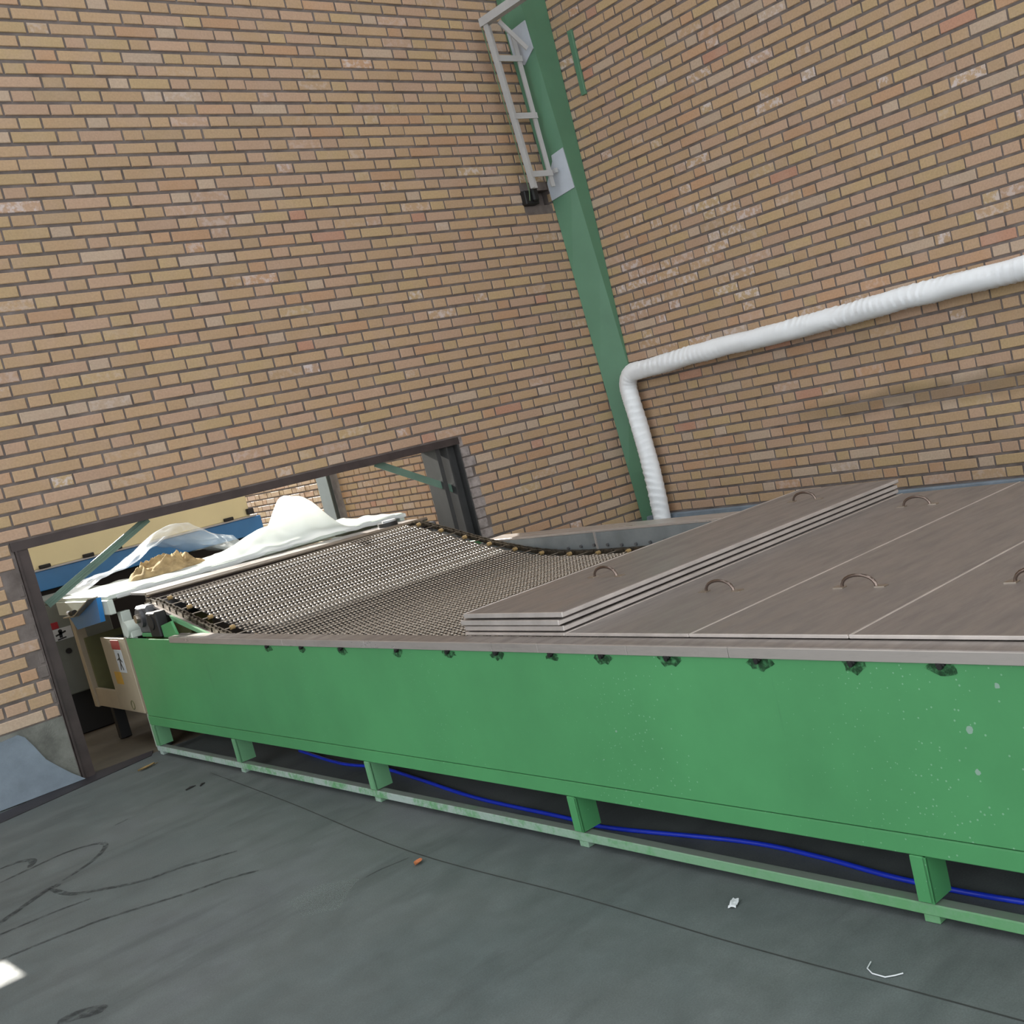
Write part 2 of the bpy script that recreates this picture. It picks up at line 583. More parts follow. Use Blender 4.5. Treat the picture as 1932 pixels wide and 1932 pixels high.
def make_bricks(parent, bricks, place, rz, visible):
    """the 300 largest in view as objects, the rest as one mesh"""
    scored = []
    for i, (a, z, L, d, c) in enumerate(bricks):
        p = place(a, z, d)
        px = cam_px(p)
        sc = 0.0
        if px and visible(px, a, z):
            e0 = cam_px(place(a - L / 2, z, d)); e1 = cam_px(place(a + L / 2, z, d))
            sc = math.hypot(e1[0] - e0[0], e1[1] - e0[1]) * FPX / px[2]
        scored.append((sc, i))
    scored.sort(reverse=True)
    chosen = {i for s, i in scored[:300] if s > 0}
    rest = MB(); cols = []
    R2 = Matrix.Rotation(rz, 3, 'Z')
    for i, (a, z, L, d, c) in enumerate(bricks):
        p = Vector(place(a, z, d))
        if i in chosen:
            if L not in BRICK_MESH:
                mb = MB(); mb.add(*brick_verts(L))
                me = mb.mesh('brick'); me.materials.append(M_BRICK_O)
                BRICK_MESH[L] = me
            o = bpy.data.objects.new('brick', BRICK_MESH[L])
            COL.objects.link(o)
            o.location = p; o.rotation_euler = (0, 0, rz); o.parent = parent; o.color = c
        else:
            v, f = brick_verts(L)
            rest.add([p + R2 @ Vector(q) for q in v], f)
            cols += [c] * sum(len(x) for x in f)
    if rest.v:
        o = rest.build('brickwork', M_BRICK_V, parent)
        at = o.data.color_attributes.new('brick_colour', 'FLOAT_COLOR', 'CORNER')
        at.data.foreach_set('color', [x for c in cols for x in c])
        o['kind'] = 'stuff'
    return len(chosen)

in_frame = lambda px, m=0: -m < px[0] < 1932 + m and -m < px[1] < 1932 + m

# opening in the left wall and a small hole added outside the picture that throws the sun patch on the floor
OX0, OX1, OZ1 = -4.115, -1.45, 1.256
SUN_HOLE = (-5.60, -5.052, 0.93, 1.10)
WX0, WZ1 = -9.0, 5.6
wl = MB()
RC = 0.0055    # depth of the raked joint
wl.box(WX0, SUN_HOLE[0], RC, 0.2, 0.0, WZ1)
wl.box(SUN_HOLE[0], SUN_HOLE[1], RC, 0.2, 0.0, SUN_HOLE[2])
wl.box(SUN_HOLE[0], SUN_HOLE[1], RC, 0.2, SUN_HOLE[3], WZ1)
wl.box(SUN_HOLE[1], OX0, RC, 0.2, 0.0, WZ1)
PK = (-0.445, -0.19, 2.712, 2.818)
wl.box(OX0, PK[0], RC, 0.2, OZ1, WZ1)
wl.box(PK[0], 0.006, RC, 0.2, OZ1, PK[2])
wl.box(PK[0], 0.006, RC, 0.2, PK[3], WZ1)
wl.box(PK[1], 0.006, RC, 0.2, PK[2], PK[3])
wl.box(PK[0], PK[1], 0.09, 0.2, PK[2], PK[3])
wl.box(OX1, 0.006, RC, 0.2, 0.0, OZ1)
wall_left = tag(wl.build('wall_left', M_MORTAR), 'tan brick wall with the low machine opening', 'wall', kind='structure')

def cuts_left(k, z):
    c = []
    r = hsh('jamb', k)
    if z < OZ1:
        e = r.choice((0.0, 0.012, 0.03, 0.045, 0.075)) if z < 1.1 else 0.004
        c.append((OX0 - 0.012 - e, OX1 + 0.012 + (r.choice((0.045, 0.06, 0.075, 0.1)) if z < 1.17 else 0.0)))
    if SUN_HOLE[2] - 0.03 < z < SUN_HOLE[3] + 0.03:
        c.append((SUN_HOLE[0], SUN_HOLE[1]))
    if PK[2] - 0.02 < z < PK[3] + 0.02:
        c.append((PK[0], PK[1]))
    return c
A_L = -44.8923 * CRS
bl = brick_list('left', A_L, 0, 1, 0.0, -7.2, -0.03, -20, 51, cuts_left, lambda a, z: 0.012)
make_bricks(wall_left, bl, lambda a, z, d: (a, d, z), 0.0, lambda px, a, z: in_frame(px) and not (a > -1.4 and z < 0.66))

wr = MB()
wr.box(RC, 0.25, -9.0, 0.0, 0.0, WZ1)
wall_right = tag(wr.build('wall_right', M_MORTAR), 'long tan brick wall behind the white pipe', 'wall', kind='structure')
def bloom_glint_right(a, z):
    if 0.2 < a < 1.7 and 1.45 < z < 2.45:
        return 0.38  # glints near the column painted in as whitened bricks
    return 0.045 if z > 1.2 else 0.015
br = brick_list('right', 46.8847 * CRS, 0, 0, 0.27744 * CRS, 0.03, 7.2, -20, 51, lambda k, z: [], bloom_glint_right)
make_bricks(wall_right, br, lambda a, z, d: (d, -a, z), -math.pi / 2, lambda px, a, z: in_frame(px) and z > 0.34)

wa = MB()
wa.box(RC, 0.25, 0.2, 10.0, 0.0, WZ1)
wall_annex = tag(wa.build('wall_annex', M_MORTAR), 'sunlit orange brick wall seen through the opening', 'wall', kind='structure')
tag(MB().box(-6.7, -6.5, 0.2, 9.0, 0.0, WZ1).build('wall_annex_shade', M_ROUGHCAST), 'plain unseen wall added to darken the next room', 'wall', kind='structure')  # added out of view to darken left-facing surfaces beyond the opening
def vis_annex(px, a, z):
    if not in_frame(px):
        return False
    x, y = px[0], px[1]
    lint = 1029.0 - 0.235 * x
    return 470 < x < 850 and y > lint + 10 and y < 1000
ba = [b for b in brick_list('annex', 46.8847 * CRS, 0, 0, 0.27744 * CRS, -9.6, -0.22, 20, 51, lambda k, z: [(-5.0, -4.62)], lambda a, z: 0.03)]
make_bricks(wall_annex, ba, lambda a, z, d: (d, -a, z), -math.pi / 2, vis_annex)

# mortar packed between the brick ends and the opening's frame
mf = MB()
for k in range(39, 52):
    z = ZTOP - (k - 0.5) * CRS
    r = hsh('fill', k)
    w = r.uniform(0.03, 0.10)
    mf.bbox(OX1 + 0.004, OX1 + 0.012 + w, -r.uniform(0.0, 0.006), 0.05, z - 0.034, z + 0.031, 0.006)
mf.build('mortar_fill', M_MORTAR_PALE, wall_left)
mf = MB()
for k in range(42, 52):
    z = ZTOP - (k - 0.5) * CRS
    r = hsh('fill2', k)
    mf.bbox(OX0 - r.uniform(0.02, 0.05), OX0 - 0.003, -0.001 + r.uniform(0, 0.006), 0.05, z - 0.034, z + 0.033, 0.006)
mf.build('mortar_fill', M_MORTAR, wall_left)

# ------------------------------------------------------------------ floors, plinths, roof
floor = tag(MB().box(-30, 0.0, -30, 0.0, -0.12, 0.0).build('floor', M_FLOOR), 'grey concrete hall floor with tyre scuffs', 'floor', kind='structure')
floor2 = tag(MB().box(-30, 0.0, 0.0, 25, -0.12, -0.004).build('floor_annex', M_FLOOR2), 'dusty brown floor beyond the opening', 'floor', kind='structure')
cl = MB()
for y0, y1 in ((-13, -11.4), (-10.2, -8.2), (-7.0, -5.0), (-3.8, -1.9), (-0.7, 0.5), (1.9, 3.1), (4.5, 5.7), (7.1, 9.0)):      # open skylight strips between the sheets
    cl.box(-10.5, 0.25, y0, y1, 5.6, 5.7)
tag(cl.build('ceiling', M_CEIL), 'pale roof sheeting over the hall', 'ceiling', kind='structure')

def ribbon(path, w, z=0.0012):
    mb = MB()
    P = [Vector((x, y, z)) for x, y in path]
    # smooth the polyline a little
    Q = []
    for i in range(len(P) - 1):
        p0, p1, p2, p3 = P[max(i - 1, 0)], P[i], P[i + 1], P[min(i + 2, len(P) - 1)]
        for s in range(6):
            t = s / 6
            Q.append(0.5 * ((2 * p1) + (p2 - p0) * t + (2 * p0 - 5 * p1 + 4 * p2 - p3) * t * t + (3 * p1 - p0 - 3 * p2 + p3) * t ** 3))
    Q.append(P[-1])
    v = []
    for i, p in enumerate(Q):
        t = (Q[min(i + 1, len(Q) - 1)] - Q[max(i - 1, 0)]).normalized()
        s = Vector((-t.y, t.x, 0)) * w * 0.5 * (0.35 + 0.65 * min(1, i / 3, (len(Q) - 1 - i) / 3 + 0.2))
        v += [p - s, p + s]
    mb.add(v, [(2 * i, 2 * i + 1, 2 * i + 3, 2 * i + 2) for i in range(len(Q) - 1)])
    return mb
SCUFFS = [
    ([(-5.10, -1.91), (-4.933, -1.932), (-4.776, -1.949), (-4.654, -1.983)], 0.013),
    ([(-5.05, -1.93), (-4.903, -1.801), (-4.702, -1.645), (-4.678, -1.665)], 0.02),
    ([(-4.702, -1.645), (-4.68, -1.816), (-4.614, -1.919), (-4.498, -2.044), (-4.372, -2.092), (-4.204, -2.193)], 0.016),
    ([(-4.787, -1.283), (-4.663, -1.26), (-4.536, -1.243), (-4.432, -1.305), (-4.426, -1.397), (-4.515, -1.526), (-4.648, -1.617)], 0.014),
    ([(-4.741, -1.078), (-4.671, -1.088), (-4.638, -1.156), (-4.67, -1.24)], 0.02),
    ([(-5.1, -2.17), (-4.991, -2.193), (-4.874, -2.213), (-4.765, -2.239), (-4.708, -2.255), (-4.569, -2.328), (-4.473, -2.382), (-4.33, -2.443), (-4.254, -2.501)], 0.013),
    ([(-5.012, -2.92), (-4.956, -2.947), (-4.91, -2.996)], 0.04),
    ([(-4.311, -1.138), (-4.248, -1.119)], 0.012)]
for path, w in SCUFFS:
    ribbon(path, w * 1.5).build('scuff_mark', M_SCUFF, floor)
ribbon([(-3.80, -0.9), (-3.86, -1.9), (-3.94, -3.0), (-3.925, -3.89), (-3.93, -4.51), (-3.915, -5.24), (-3.91, -6.4), (-3.9, -8)], 0.0045, 0.0008).build('slab_joint', M_JOINT, floor)
ribbon([(-3.97, -3.04), (-4.06, -3.017), (-4.117, -3.015)], 0.003, 0.0008).build('slab_joint', M_JOINT, floor)
mb = MB(); mb.add([(-4.33, -2.90, .001), (-4.22, -2.885, .001), (-4.13, -3.0, .001), (-4.2, -3.06, .001), (-4.28, -3.15, .001), (-4.36, -3.06, .001)], [(5, 4, 3, 2, 1, 0)])
mb.build('chalky_scrape', M_CHALK, floor)

tag(MB().prism([(-5.4, -0.50, 0.0), (-4.558, -0.261, 0.0), (-4.176, -0.157, 0.0), (-3.785, -0.05, 0.0), (-3.74, 0.06, 0.0), (-4.087, 0.055, 0.0), (-4.515, -0.068, 0.0), (-5.4, -0.32, 0.0)], (0, 0, 0.004)).build('trim_1', M_STRIP),
    'dark steel edge strip in the floor before the opening', 'floor strip', kind='structure')

pl = MB()
pl.box(-7.2, OX0 - 0.005, -0.001, 0.05, 0.0, 0.3475)
pl.box(OX1 + 0.005, -0.002, -0.001, 0.05, 0.0, 0.3475)
base_l = tag(pl.build('baseboard_left', M_CONC), 'rough concrete plinth under the left brick wall', 'plinth', kind='structure')
outline = [(-7.2, 0.0), (-4.105, 0.006), (-4.16, 0.06), (-4.205, 0.113), (-4.25, 0.17), (-4.279, 0.243), (-4.31, 0.31), (-4.335, 0.331), (-4.42, 0.322), (-7.2, 0.33)]
MB().prism([(x, -0.001, z) for x, z in outline], (0, -0.018, 0)).build('plaster_skirt', M_PLASTER, base_l)
tag(MB().bbox(-0.035, 0.05, -7.2, -0.004, 0.0, 0.362, 0.006).build('baseboard_right', M_PLASTER), 'blue-grey plaster plinth along the right wall', 'plinth', kind='structure')

# ------------------------------------------------------------------ steel frame of the opening
door = tag(empty('door_1', (-2.78, 0.1, 0)), 'dark steel frame of the low wall opening', 'frame', kind='structure')
def wchild(mb, name, mat, par):
    o = mb.build(name, mat)
    o.parent = par
    o.matrix_parent_inverse = Matrix.Translation(-Vector(par.location))
    return o
mb = MB(); mb.box(OX0 - 0.01, OX1 + 0.01, -0.006, 0.2, 1.249, 1.256); mb.box(OX0 - 0.01, OX1 + 0.01, -0.006, 0.004, 1.21, 1.249); mb.box(OX0 - 0.01, OX1, 0.19, 0.2, 1.21, 1.249)
wchild(mb, 'lintel', M_DARKSTEEL, door)
mb = MB(); mb.box(-4.113, -4.104, -0.01, 0.2, 0.0, 1.21); mb.box(-4.104, -4.052, 0.0, 0.007, 0.0, 1.21); mb.box(-4.104, -4.052, 0.193, 0.2, 0.0, 1.21)
wchild(mb, 'jamb', M_DARKSTEEL, door)
mb = MB(); mb.box(-1.462, -1.452, -0.012, 0.2, 0.0, 1.21); mb.box(-1.535, -1.462, 0.045, 0.053, 0.0, 1.21); mb.box(-1.545, -1.535, 0.0, 0.1, 0.0, 1.21); mb.box(-1.615, -1.585, 0.02, 0.2, 0.0, 1.21)
wchild(mb, 'jamb', simple('grey_primed_steel', (58, 58, 58), 0.6, 0.2, 0.2, 8), door)
mb = MB(); mb.bar((-4.02, 0.10, 0.905), (-3.43, 0.10, 1.212), 0.008, 0.05, (0, 1, 0.001)); mb.bar((-4.02, 0.085, 0.905), (-3.43, 0.085, 1.212), 0.04, 0.008, (0, 1, 0.001))
wchild(mb, 'brace', M_BRACE, door)
mb = MB(); mb.bar((-2.04, 0.05, 1.215), (-1.49, 0.05, 0.905), 0.045, 0.006, (0, 1, 0.001)); mb.bar((-2.04, 0.075, 1.228), (-1.49, 0.075, 0.918), 0.006, 0.05, (0, 1, 0.001))
wchild(mb, 'brace', M_BRACE, door)

# ------------------------------------------------------------------ corner column and what hangs there
def colw(z): return 0.027 + 0.058 * z
def colf(z): return max(0.012, 0.113 + 0.083 * (z - 2.7))
col = empty('corner_column', (-0.1, -0.1, 0))
tag(col, 'tapered green steel column standing in the wall corner', 'column')
mb = MB(); v = []
CZ = [0.0, 0.7, 1.48, 2.2, 2.9, 3.6, 5.6]
for z in CZ:
    a, b = colw(z), colf(z)
    v += [(-a, -0.004, z), (-b, -0.205, z), (-0.002, -0.205, z), (-0.002, -0.004, z)]
f = [(3, 2, 1, 0), tuple(4 * (len(CZ) - 1) + q for q in range(4))]
for q in range(len(CZ) - 1):
    for w in range(4):
        f.append((4 * q + w, 4 * q + (w + 1) % 4, 4 * q + 4 + (w + 1) % 4, 4 * q + 4 + w))
mb.add(v, f)
wchild(mb, 'shaft', M_GREENCOL, col)
def patch(pts):
    m_ = MB()
    q = []
    for k_, z in pts:          # k_ = 0 at the left wall, 1 at the front edge of the column
        a, b = colw(z), colf(z)
        q.append(Vector((-a + (a - b) * k_ - 0.009, -0.004 - 0.201 * k_, z)))
    m_.prism(q, (0.006, 0, 0))
    return m_
wchild(patch([(0.99, 2.775), (0.02, 2.735), (0.02, 2.86), (0.45, 2.99), (0.48, 3.03), (0.99, 3.055)]), 'primer_patch', M_PRIMER, col)
wchild(patch([(0.99, 3.74), (0.45, 3.66), (0.1, 3.72), (0.1, 3.9), (0.99, 3.93)]), 'primer_patch', M_PRIMER, col)

brk = empty('bracket_frame', (-0.38, -0.12, 2.8))
tag(brk, 'pale grey ladder-like bracket bolted to the green column', 'bracket')
def bar_b(name, a, b, w, h, up=(0, 1, 0)):
    return wchild(MB().bar(a, b, w, h, up), name, M_WHITEPAINT, brk)
bar_b('upright', (-0.415, -0.12, 2.805), (-0.492, -0.12, 3.91), 0.052, 0.012)
wchild(MB().bar((-0.441, -0.14, 2.805), (-0.518, -0.14, 3.91), 0.010, 0.045, (0, 1, 0)), 'upright_flange', M_WHITEPAINT, brk)
bar_b('upright', (-0.246, -0.12, 2.81), (-0.292, -0.12, 3.85), 0.034, 0.012)
for z in (2.90, 3.30, 3.69):
    k = (z - 2.8) / 1.1
    bar_b('rung', (-0.43 - 0.07 * k, -0.127, z), (-0.225 - 0.045 * k, -0.127, z + 0.004), 0.04, 0.010)
bar_b('long_rail', (-0.505, -0.09, 3.935), (-0.505, -2.6, 3.935), 0.05, 0.055, (0, 0, 1))
bar_b('stay', (-0.44, -0.19, 3.915), (-0.262, -0.205, 3.735), 0.035, 0.012)
bar_b('bolt_plate', (-0.215, -0.13, 2.915), (-0.19, -0.13, 2.918), 0.03, 0.03)

box = MB().bbox(-0.452, -0.335, -0.045, 0.085, 2.714, 2.812, 0.006)
for yy in (-0.046,):
    box.bbox(-0.40, -0.35, -0.075, -0.04, 2.73, 2.83, 0.01)
tag(box.build('cable_boot', M_BLACK), 'black rubber boot in the wall pocket under the bracket', 'cable boot')
tag(MB().tube([(-0.452, -0.085, 2.73), (-0.45, -0.1, 2.79), (-0.468, -0.115, 2.9), (-0.482, -0.118, 3.1), (-0.499, -0.118, 3.35), (-0.514, -0.113, 3.6), (-0.53, -0.108, 3.9)], 0.004, 8).build('cable', M_CABLE),
    'thin green cable running down beside the pale bracket', 'cable')
tag(MB().bbox(-0.016, 0.004, -0.412, -0.366, 3.36, 3.80, 0.002).build('steel_strip', M_GREENCOL), 'short green steel flat bar on the right brick wall', 'bar')

# ------------------------------------------------------------------ wrapped pipe
def pipe():
    pts = []
    for i in range(0, 900):
        y = -7.0 + i * 0.009
        if y > -0.36: break
        pts.append(Vector((-0.105, y, 1.424 + 0.0155 * (-y - 0.3) + 0.012 * noise.noise(Vector((y * 1.3, 3, 1))))))
    y0, z0 = pts[-1].y, pts[-1].z
    R_ = 0.115
    for i in range(1, 15):
        a = math.pi / 2 * i / 14
        pts.append(Vector((-0.105, y0 + R_ * math.sin(a), z0 - R_ + R_ * math.cos(a))))
    yb, zb = pts[-1].y, pts[-1].z
    n = int(zb / 0.009)
    for i in range(1, n):
        z = zb - i * 0.009
        k = (zb - z)
        pts.append(Vector((-0.105, yb - 0.05 * math.sin(min(1, k / 0.8) * math.pi / 2) + 0.03 * max(0, k - 0.8), z)))
    acc = [0.0]
    for a, b in zip(pts, pts[1:]):
        acc.append(acc[-1] + (b - a).length)
    def rad(i, ang):
        s = acc[i]
        wob = noise.noise(Vector((s * 3.5, math.cos(ang) * .5, math.sin(ang) * .5)))
        ph = s / 0.052 + ang / (2 * math.pi) + 1.1 * wob      # overlapping turns of the cloth tape
        saw = ph - math.floor(ph)
        lap = (1 - saw) ** 2 * min(1, saw / 0.12)
        ph2 = s / 0.021 + 1.5 * ang / math.pi + 1.6 * wob
        crease = abs(math.sin(math.pi * ph2)) ** 3
        big = noise.noise(Vector((s * 5, math.cos(ang), math.sin(ang))))
        return 0.0615 + 0.0062 * lap * (0.6 + 1.2 * wob) + 0.0032 * crease * (0.5 + big) + 0.0045 * big
    return MB().tube(pts, [rad] * len(pts), 32)
tag(pipe().build('insulated_pipe', M_PIPE), 'white cloth-wrapped pipe along the right brick wall', 'pipe')

# ------------------------------------------------------------------ the long green conveyor machine
TH = 0.016135
mach = empty('conveyor_machine', (-3.760458, 0.0, 0.0), TH)
tag(mach, 'long low green conveyor machine running through the wall opening', 'machine')
S_END = 7.6
# local coordinates: x across (0 = near side), y = -s along, z up
def sbox(mb, s0, s1, t0, t1, z0, z1, b=0.0):
    return mb.bbox(t0, t1, -s1, -s0, z0, z1, b) if b else mb.box(t0, t1, -s1, -s0, z0, z1)
sbox(MB(), 0.1, S_END, 0.0, 0.012, 0.218, 0.640, 0.002).build('side_panel', M_GREEN, mach)
sbox(MB(), 0.1, S_END, 1.86, 1.872, 0.218, 0.640, 0.002).build('side_panel', M_GREEN, mach)
for t0, t1 in ((0.002, 0.06), (1.81, 1.87)):
    sbox(MB(), 0.08, S_END, t0, t1, 0.165, 0.2145, 0.003).build('lower_beam', M_GREEN, mach)
    r0 = t0 if t0 < 1 else t1 - 0.034
    sbox(MB(), 0.08, S_END, r0, r0 + 0.034, 0.020, 0.049, 0.003).build('base_rail', M_RAIL, mach)
LEGS = [0.115, 1.14, 2.378, 3.63, 4.879, 6.13, 7.38]
for s in LEGS:
    for t0, side in ((0.0, 1), (1.80, -1)):
        e = MB()
        # channel: front flange and a web going in
        a, b = (t0, t0 + 0.072)
        sbox(e, s - 0.022, s + 0.022, a if side > 0 else b - 0.008, a + 0.008 if side > 0 else b, 0.052, 0.165, 0.0015)
        sbox(e, s + 0.014, s + 0.022, a, b, 0.052, 0.165)
        o = e.build('leg', M_GREEN_W if s < 3 else M_GREEN, mach)
        sbox(MB(), s - 0.02, s + 0.022, t0 + 0.006, t0 + 0.055, 0.0, 0.022, 0.002).build('foot', M_RAIL, mach)
for s in LEGS[1:]:
    sbox(MB(), s - 0.02, s + 0.02, 0.06, 1.81, 0.17, 0.21).build('cross_beam', M_GREEN, mach)
# stainless rim
mb = MB(); sbox(mb, 0.72, S_END, -0.004, 0.060, 0.642, 0.655, 0.002)
ro = mb.build('rim', M_LID, mach)
RJ = [0.72, 1.95, 2.62, 3.42, 3.66, 4.06, 4.44, 5.62, 6.8, S_END]      # the folded front lip is in lengths
for a, b in zip(RJ, RJ[1:]):
    mb = MB(); sbox(mb, a + 0.0008, b - 0.0008, -0.0075, -0.001, 0.626, 0.6535, 0.001); mb.build('rim_lip', M_RIM, ro)
mb = MB(); sbox(mb, 0.9, S_END, 1.752, 1.885, 0.642, 0.655, 0.002); sbox(mb, 0.9, S_END, 1.879, 1.886, 0.61, 0.652, 0.001)
mb.build('rim', M_RIM, mach)
mb = MB(); sbox(mb, 0.85, S_END, 1.752, 1.758, 0.40, 0.642); mb.build('trough_wall', M_GALV, mach)
mb = MB(); sbox(mb, 0.72, S_END, 0.054, 0.060, 0.40, 0.642); mb.build('trough_wall', M_GALV, mach)
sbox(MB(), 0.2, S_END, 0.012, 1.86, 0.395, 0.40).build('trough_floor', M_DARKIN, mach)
sbox(MB(), 1.885, 1.893, 1.742, 1.753, 0.52, 0.650).build('wall_seam', M_RIM, mach)
for i in range(13):
    s = 1.33 + i * 0.107
    mb = MB(); mb.cyl((1.753, -s, 0.572 - 0.006 * math.sin(i)), (1.742, -s, 0.572 - 0.006 * math.sin(i)), 0.009, 6)
    mb.build('bolt', M_GREYCAST, mach)
# bolts with scorched paint under the near rim
CL = [1.791, 2.102, 2.429, 2.835, 3.158, 3.435, 3.712, 3.944, 4.212, 4.531, 4.816, 5.049, 5.4, 5.75, 6.1]
for i, s in enumerate(CL):
    r = hsh('clamp', i)
    mb = MB(); mb.cyl((0.001, -s, 0.6205), (-0.012, -s, 0.6195), 0.007, 6); mb.box(-0.008, 0.0, -s - 0.011, -s + 0.011, 0.621, 0.627)
    o = mb.build('rim_bolt', M_BLACK, mach)
    n = 14; w = r.uniform(0.03, 0.05); h = r.uniform(0.014, 0.026)
    pts = [(-0.0009, -s + w * math.cos(2 * math.pi * k / n) * r.uniform(0.6, 1.1), 0.618 + (h * math.sin(2 * math.pi * k / n) - 0.006) * r.uniform(0.6, 1.1)) for k in range(n)]
    mb = MB(); mb.add(pts, [tuple(range(n))])
    mb.build('weld_scorch', M_SCORCH, o)

# belt path: height of the belt along the machine
PATH = [(0.30, 0.815), (0.40, 0.803), (0.67, 0.742), (0.95, 0.672), (1.18, 0.624), (1.47, 0.577), (1.70, 0.557), (2.0, 0.551), (2.5, 0.55), (3.6, 0.55)]
def belt_z(s):
    for (a, za), (b, zb) in zip(PATH, PATH[1:]):
        if a <= s <= b:
            return za + (zb - za) * (s - a) / (b - a)
    return PATH[0][1] if s < PATH[0][0] else PATH[-1][1]
def belt_zs(s):   # smoothed
    return sum(belt_z(s + d) for d in (-0.12, -0.06, 0, 0.06, 0.12)) / 5 if s > 0.45 else belt_z(s)
samples = []
RC_S, RC_Z, RC_R = 0.30, 0.742, 0.073
for k in range(12):      # around the end roller
    a = math.pi - math.pi / 2 * 1.6 * (1 - k / 12) - math.pi / 2
    a = math.radians(-60 + 150 * k / 12)
    samples.append((RC_S - RC_R * math.cos(a), RC_Z + RC_R * math.sin(a)))
s = 0.31
while s < 3.55:
    samples.append((s, belt_zs(s))); s += 0.01
acc = [0.0]
for a, b in zip(samples, samples[1:]):
    acc.append(acc[-1] + math.hypot(b[0] - a[0], b[1] - a[1]))
def along(d):
    lo, hi = 0, len(acc) - 1
    while hi - lo > 1:
        m_ = (lo + hi) // 2
        if acc[m_] <= d: lo = m_
        else: hi = m_
    k = (d - acc[lo]) / max(1e-9, acc[hi] - acc[lo])
    a, b = samples[lo], samples[hi]
    L = max(1e-9, math.hypot(b[0] - a[0], b[1] - a[1]))
    return a[0] + (b[0] - a[0]) * k, a[1] + (b[1] - a[1]) * k, (b[0] - a[0]) / L, (b[1] - a[1]) / L
TOTAL = acc[-1]
PITCH, TP = 0.0385, 0.0205
T0, T1 = 0.185, 1.645
mesh = MB()
d = 0.012
NT_ = int((T1 - T0) / TP)
row = 0
RS = 8
unit = []          # one raised wire loop of the woven belt, seen from above as a small rounded link
for r_, h_ in ((1.0, -0.35), (0.92, 0.25), (0.55, 0.82)):
    unit += [(r_ * math.cos(2 * math.pi * q / RS), r_ * math.sin(2 * math.pi * q / RS), h_) for q in range(RS)]
unit.append((0, 0, 1.0))
uf = []
for r_ in range(2):
    for q in range(RS):
        uf.append((r_ * RS + q, r_ * RS + (q + 1) % RS, (r_ + 1) * RS + (q + 1) % RS, (r_ + 1) * RS + q))
uf += [(2 * RS + q, 2 * RS + (q + 1) % RS, 3 * RS) for q in range(RS)]
while d < TOTAL - 0.02:
    sx, sz, tx, tz = along(d)
    for j in range(NT_):
        t = T0 + TP * (j + (0.5 if row % 2 else 0.0))
        v = [(t + 0.0072 * x, -(sx + (0.0105 * y) * tx - 0.0032 * z * tz), sz + 0.0105 * y * tz + 0.0032 * z * tx) for x, y, z in unit]
        mesh.add(v, uf, True)
    # the straight wire the loops hang on
    mesh.tube([(T0 - 0.004, -sx, sz - 0.003), (T1 + 0.004, -sx, sz - 0.003)], 0.0014, 4, False)
    row += 1
    d += PITCH
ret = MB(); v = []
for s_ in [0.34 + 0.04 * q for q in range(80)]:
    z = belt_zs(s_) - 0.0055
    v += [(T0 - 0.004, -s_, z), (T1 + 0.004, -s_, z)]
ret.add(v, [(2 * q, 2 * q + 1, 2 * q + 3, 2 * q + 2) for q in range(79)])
ret.build('belt_shade_sheet', M_DARKIN, mach)  # dark sheet added under the belt for the shade between its links
belt = mesh.build('wire_mesh_belt', M_WIRE, mach)
belt['kind'] = 'stuff'
d = 0.05
i = 0
while d < TOTAL - 0.03:
    sx, sz, tx, tz = along(d)
    mb = MB(); mb.cyl((0.105, -sx, sz + 0.001), (1.715, -sx, sz + 0.001), 0.003, 8)
    mb.build('cross_rod', M_ROD, mach)
    if i % 2 == 0:
        for t in (0.165, 1.665):
            mb = MB(); mb.cyl((t - 0.010, -sx, sz), (t + 0.012, -sx, sz), 0.011, 8)
            mb.build('rod_collar', M_LEAF2, mach)
    d += 0.1155; i += 1
for t, nm in ((0.105, 'roller_chain'), (1.70, 'roller_chain')):
    mb = MB(); d = 0.02; k = 0
    while d < TOTAL - 0.05:
        a = along(d); b = along(d + 0.0385)
        for o_ in ((-0.009, 0.009) if k % 2 else (-0.014, 0.014)):
            A = Vector((t + o_, -a[0], a[1])); B = Vector((t + o_, -b[0], b[1]))
            ex = (B - A).normalized() * 0.009
            mb.bar(A - ex, B + ex, 0.0035, 0.021, (0, 0, 1))
        mb.cyl((t - 0.016, -a[0], a[1]), (t + 0.016, -a[0], a[1]), 0.0065, 8)
        d += 0.0385; k += 1
    mb.build(nm, M_CHAIN, mach)
# chain guides: sloping rails carrying the chains down into the trough
for t in (0.085, 1.725):
    mb = MB()
    pts = [(s_, belt_zs(s_) - 0.018) for s_ in [0.34 + 0.08 * q for q in range(28)]]
    for (sa, za), (sb, zb) in zip(pts, pts[1:]):
        mb.bar((t, -sa, za), (t, -sb, zb), 0.022, 0.012)
    mb.build('chain_guide', M_RIM, mach)
mb = MB(); mb.prism([(0.06, -0.62, 0.742), (0.06, -1.08, 0.642), (0.06, -0.98, 0.642), (0.06, -0.64, 0.715)], (0.012, 0, 0))
mb.build('guide_plate', M_GREEN_W, mach)
mb = MB(); mb.prism([(0.03, -0.56, 0.70), (0.03, -0.70, 0.722), (0.03, -0.74, 0.64), (0.03, -0.56, 0.64)], (0.012, 0, 0))
mb.build('gusset', M_GREEN, mach)
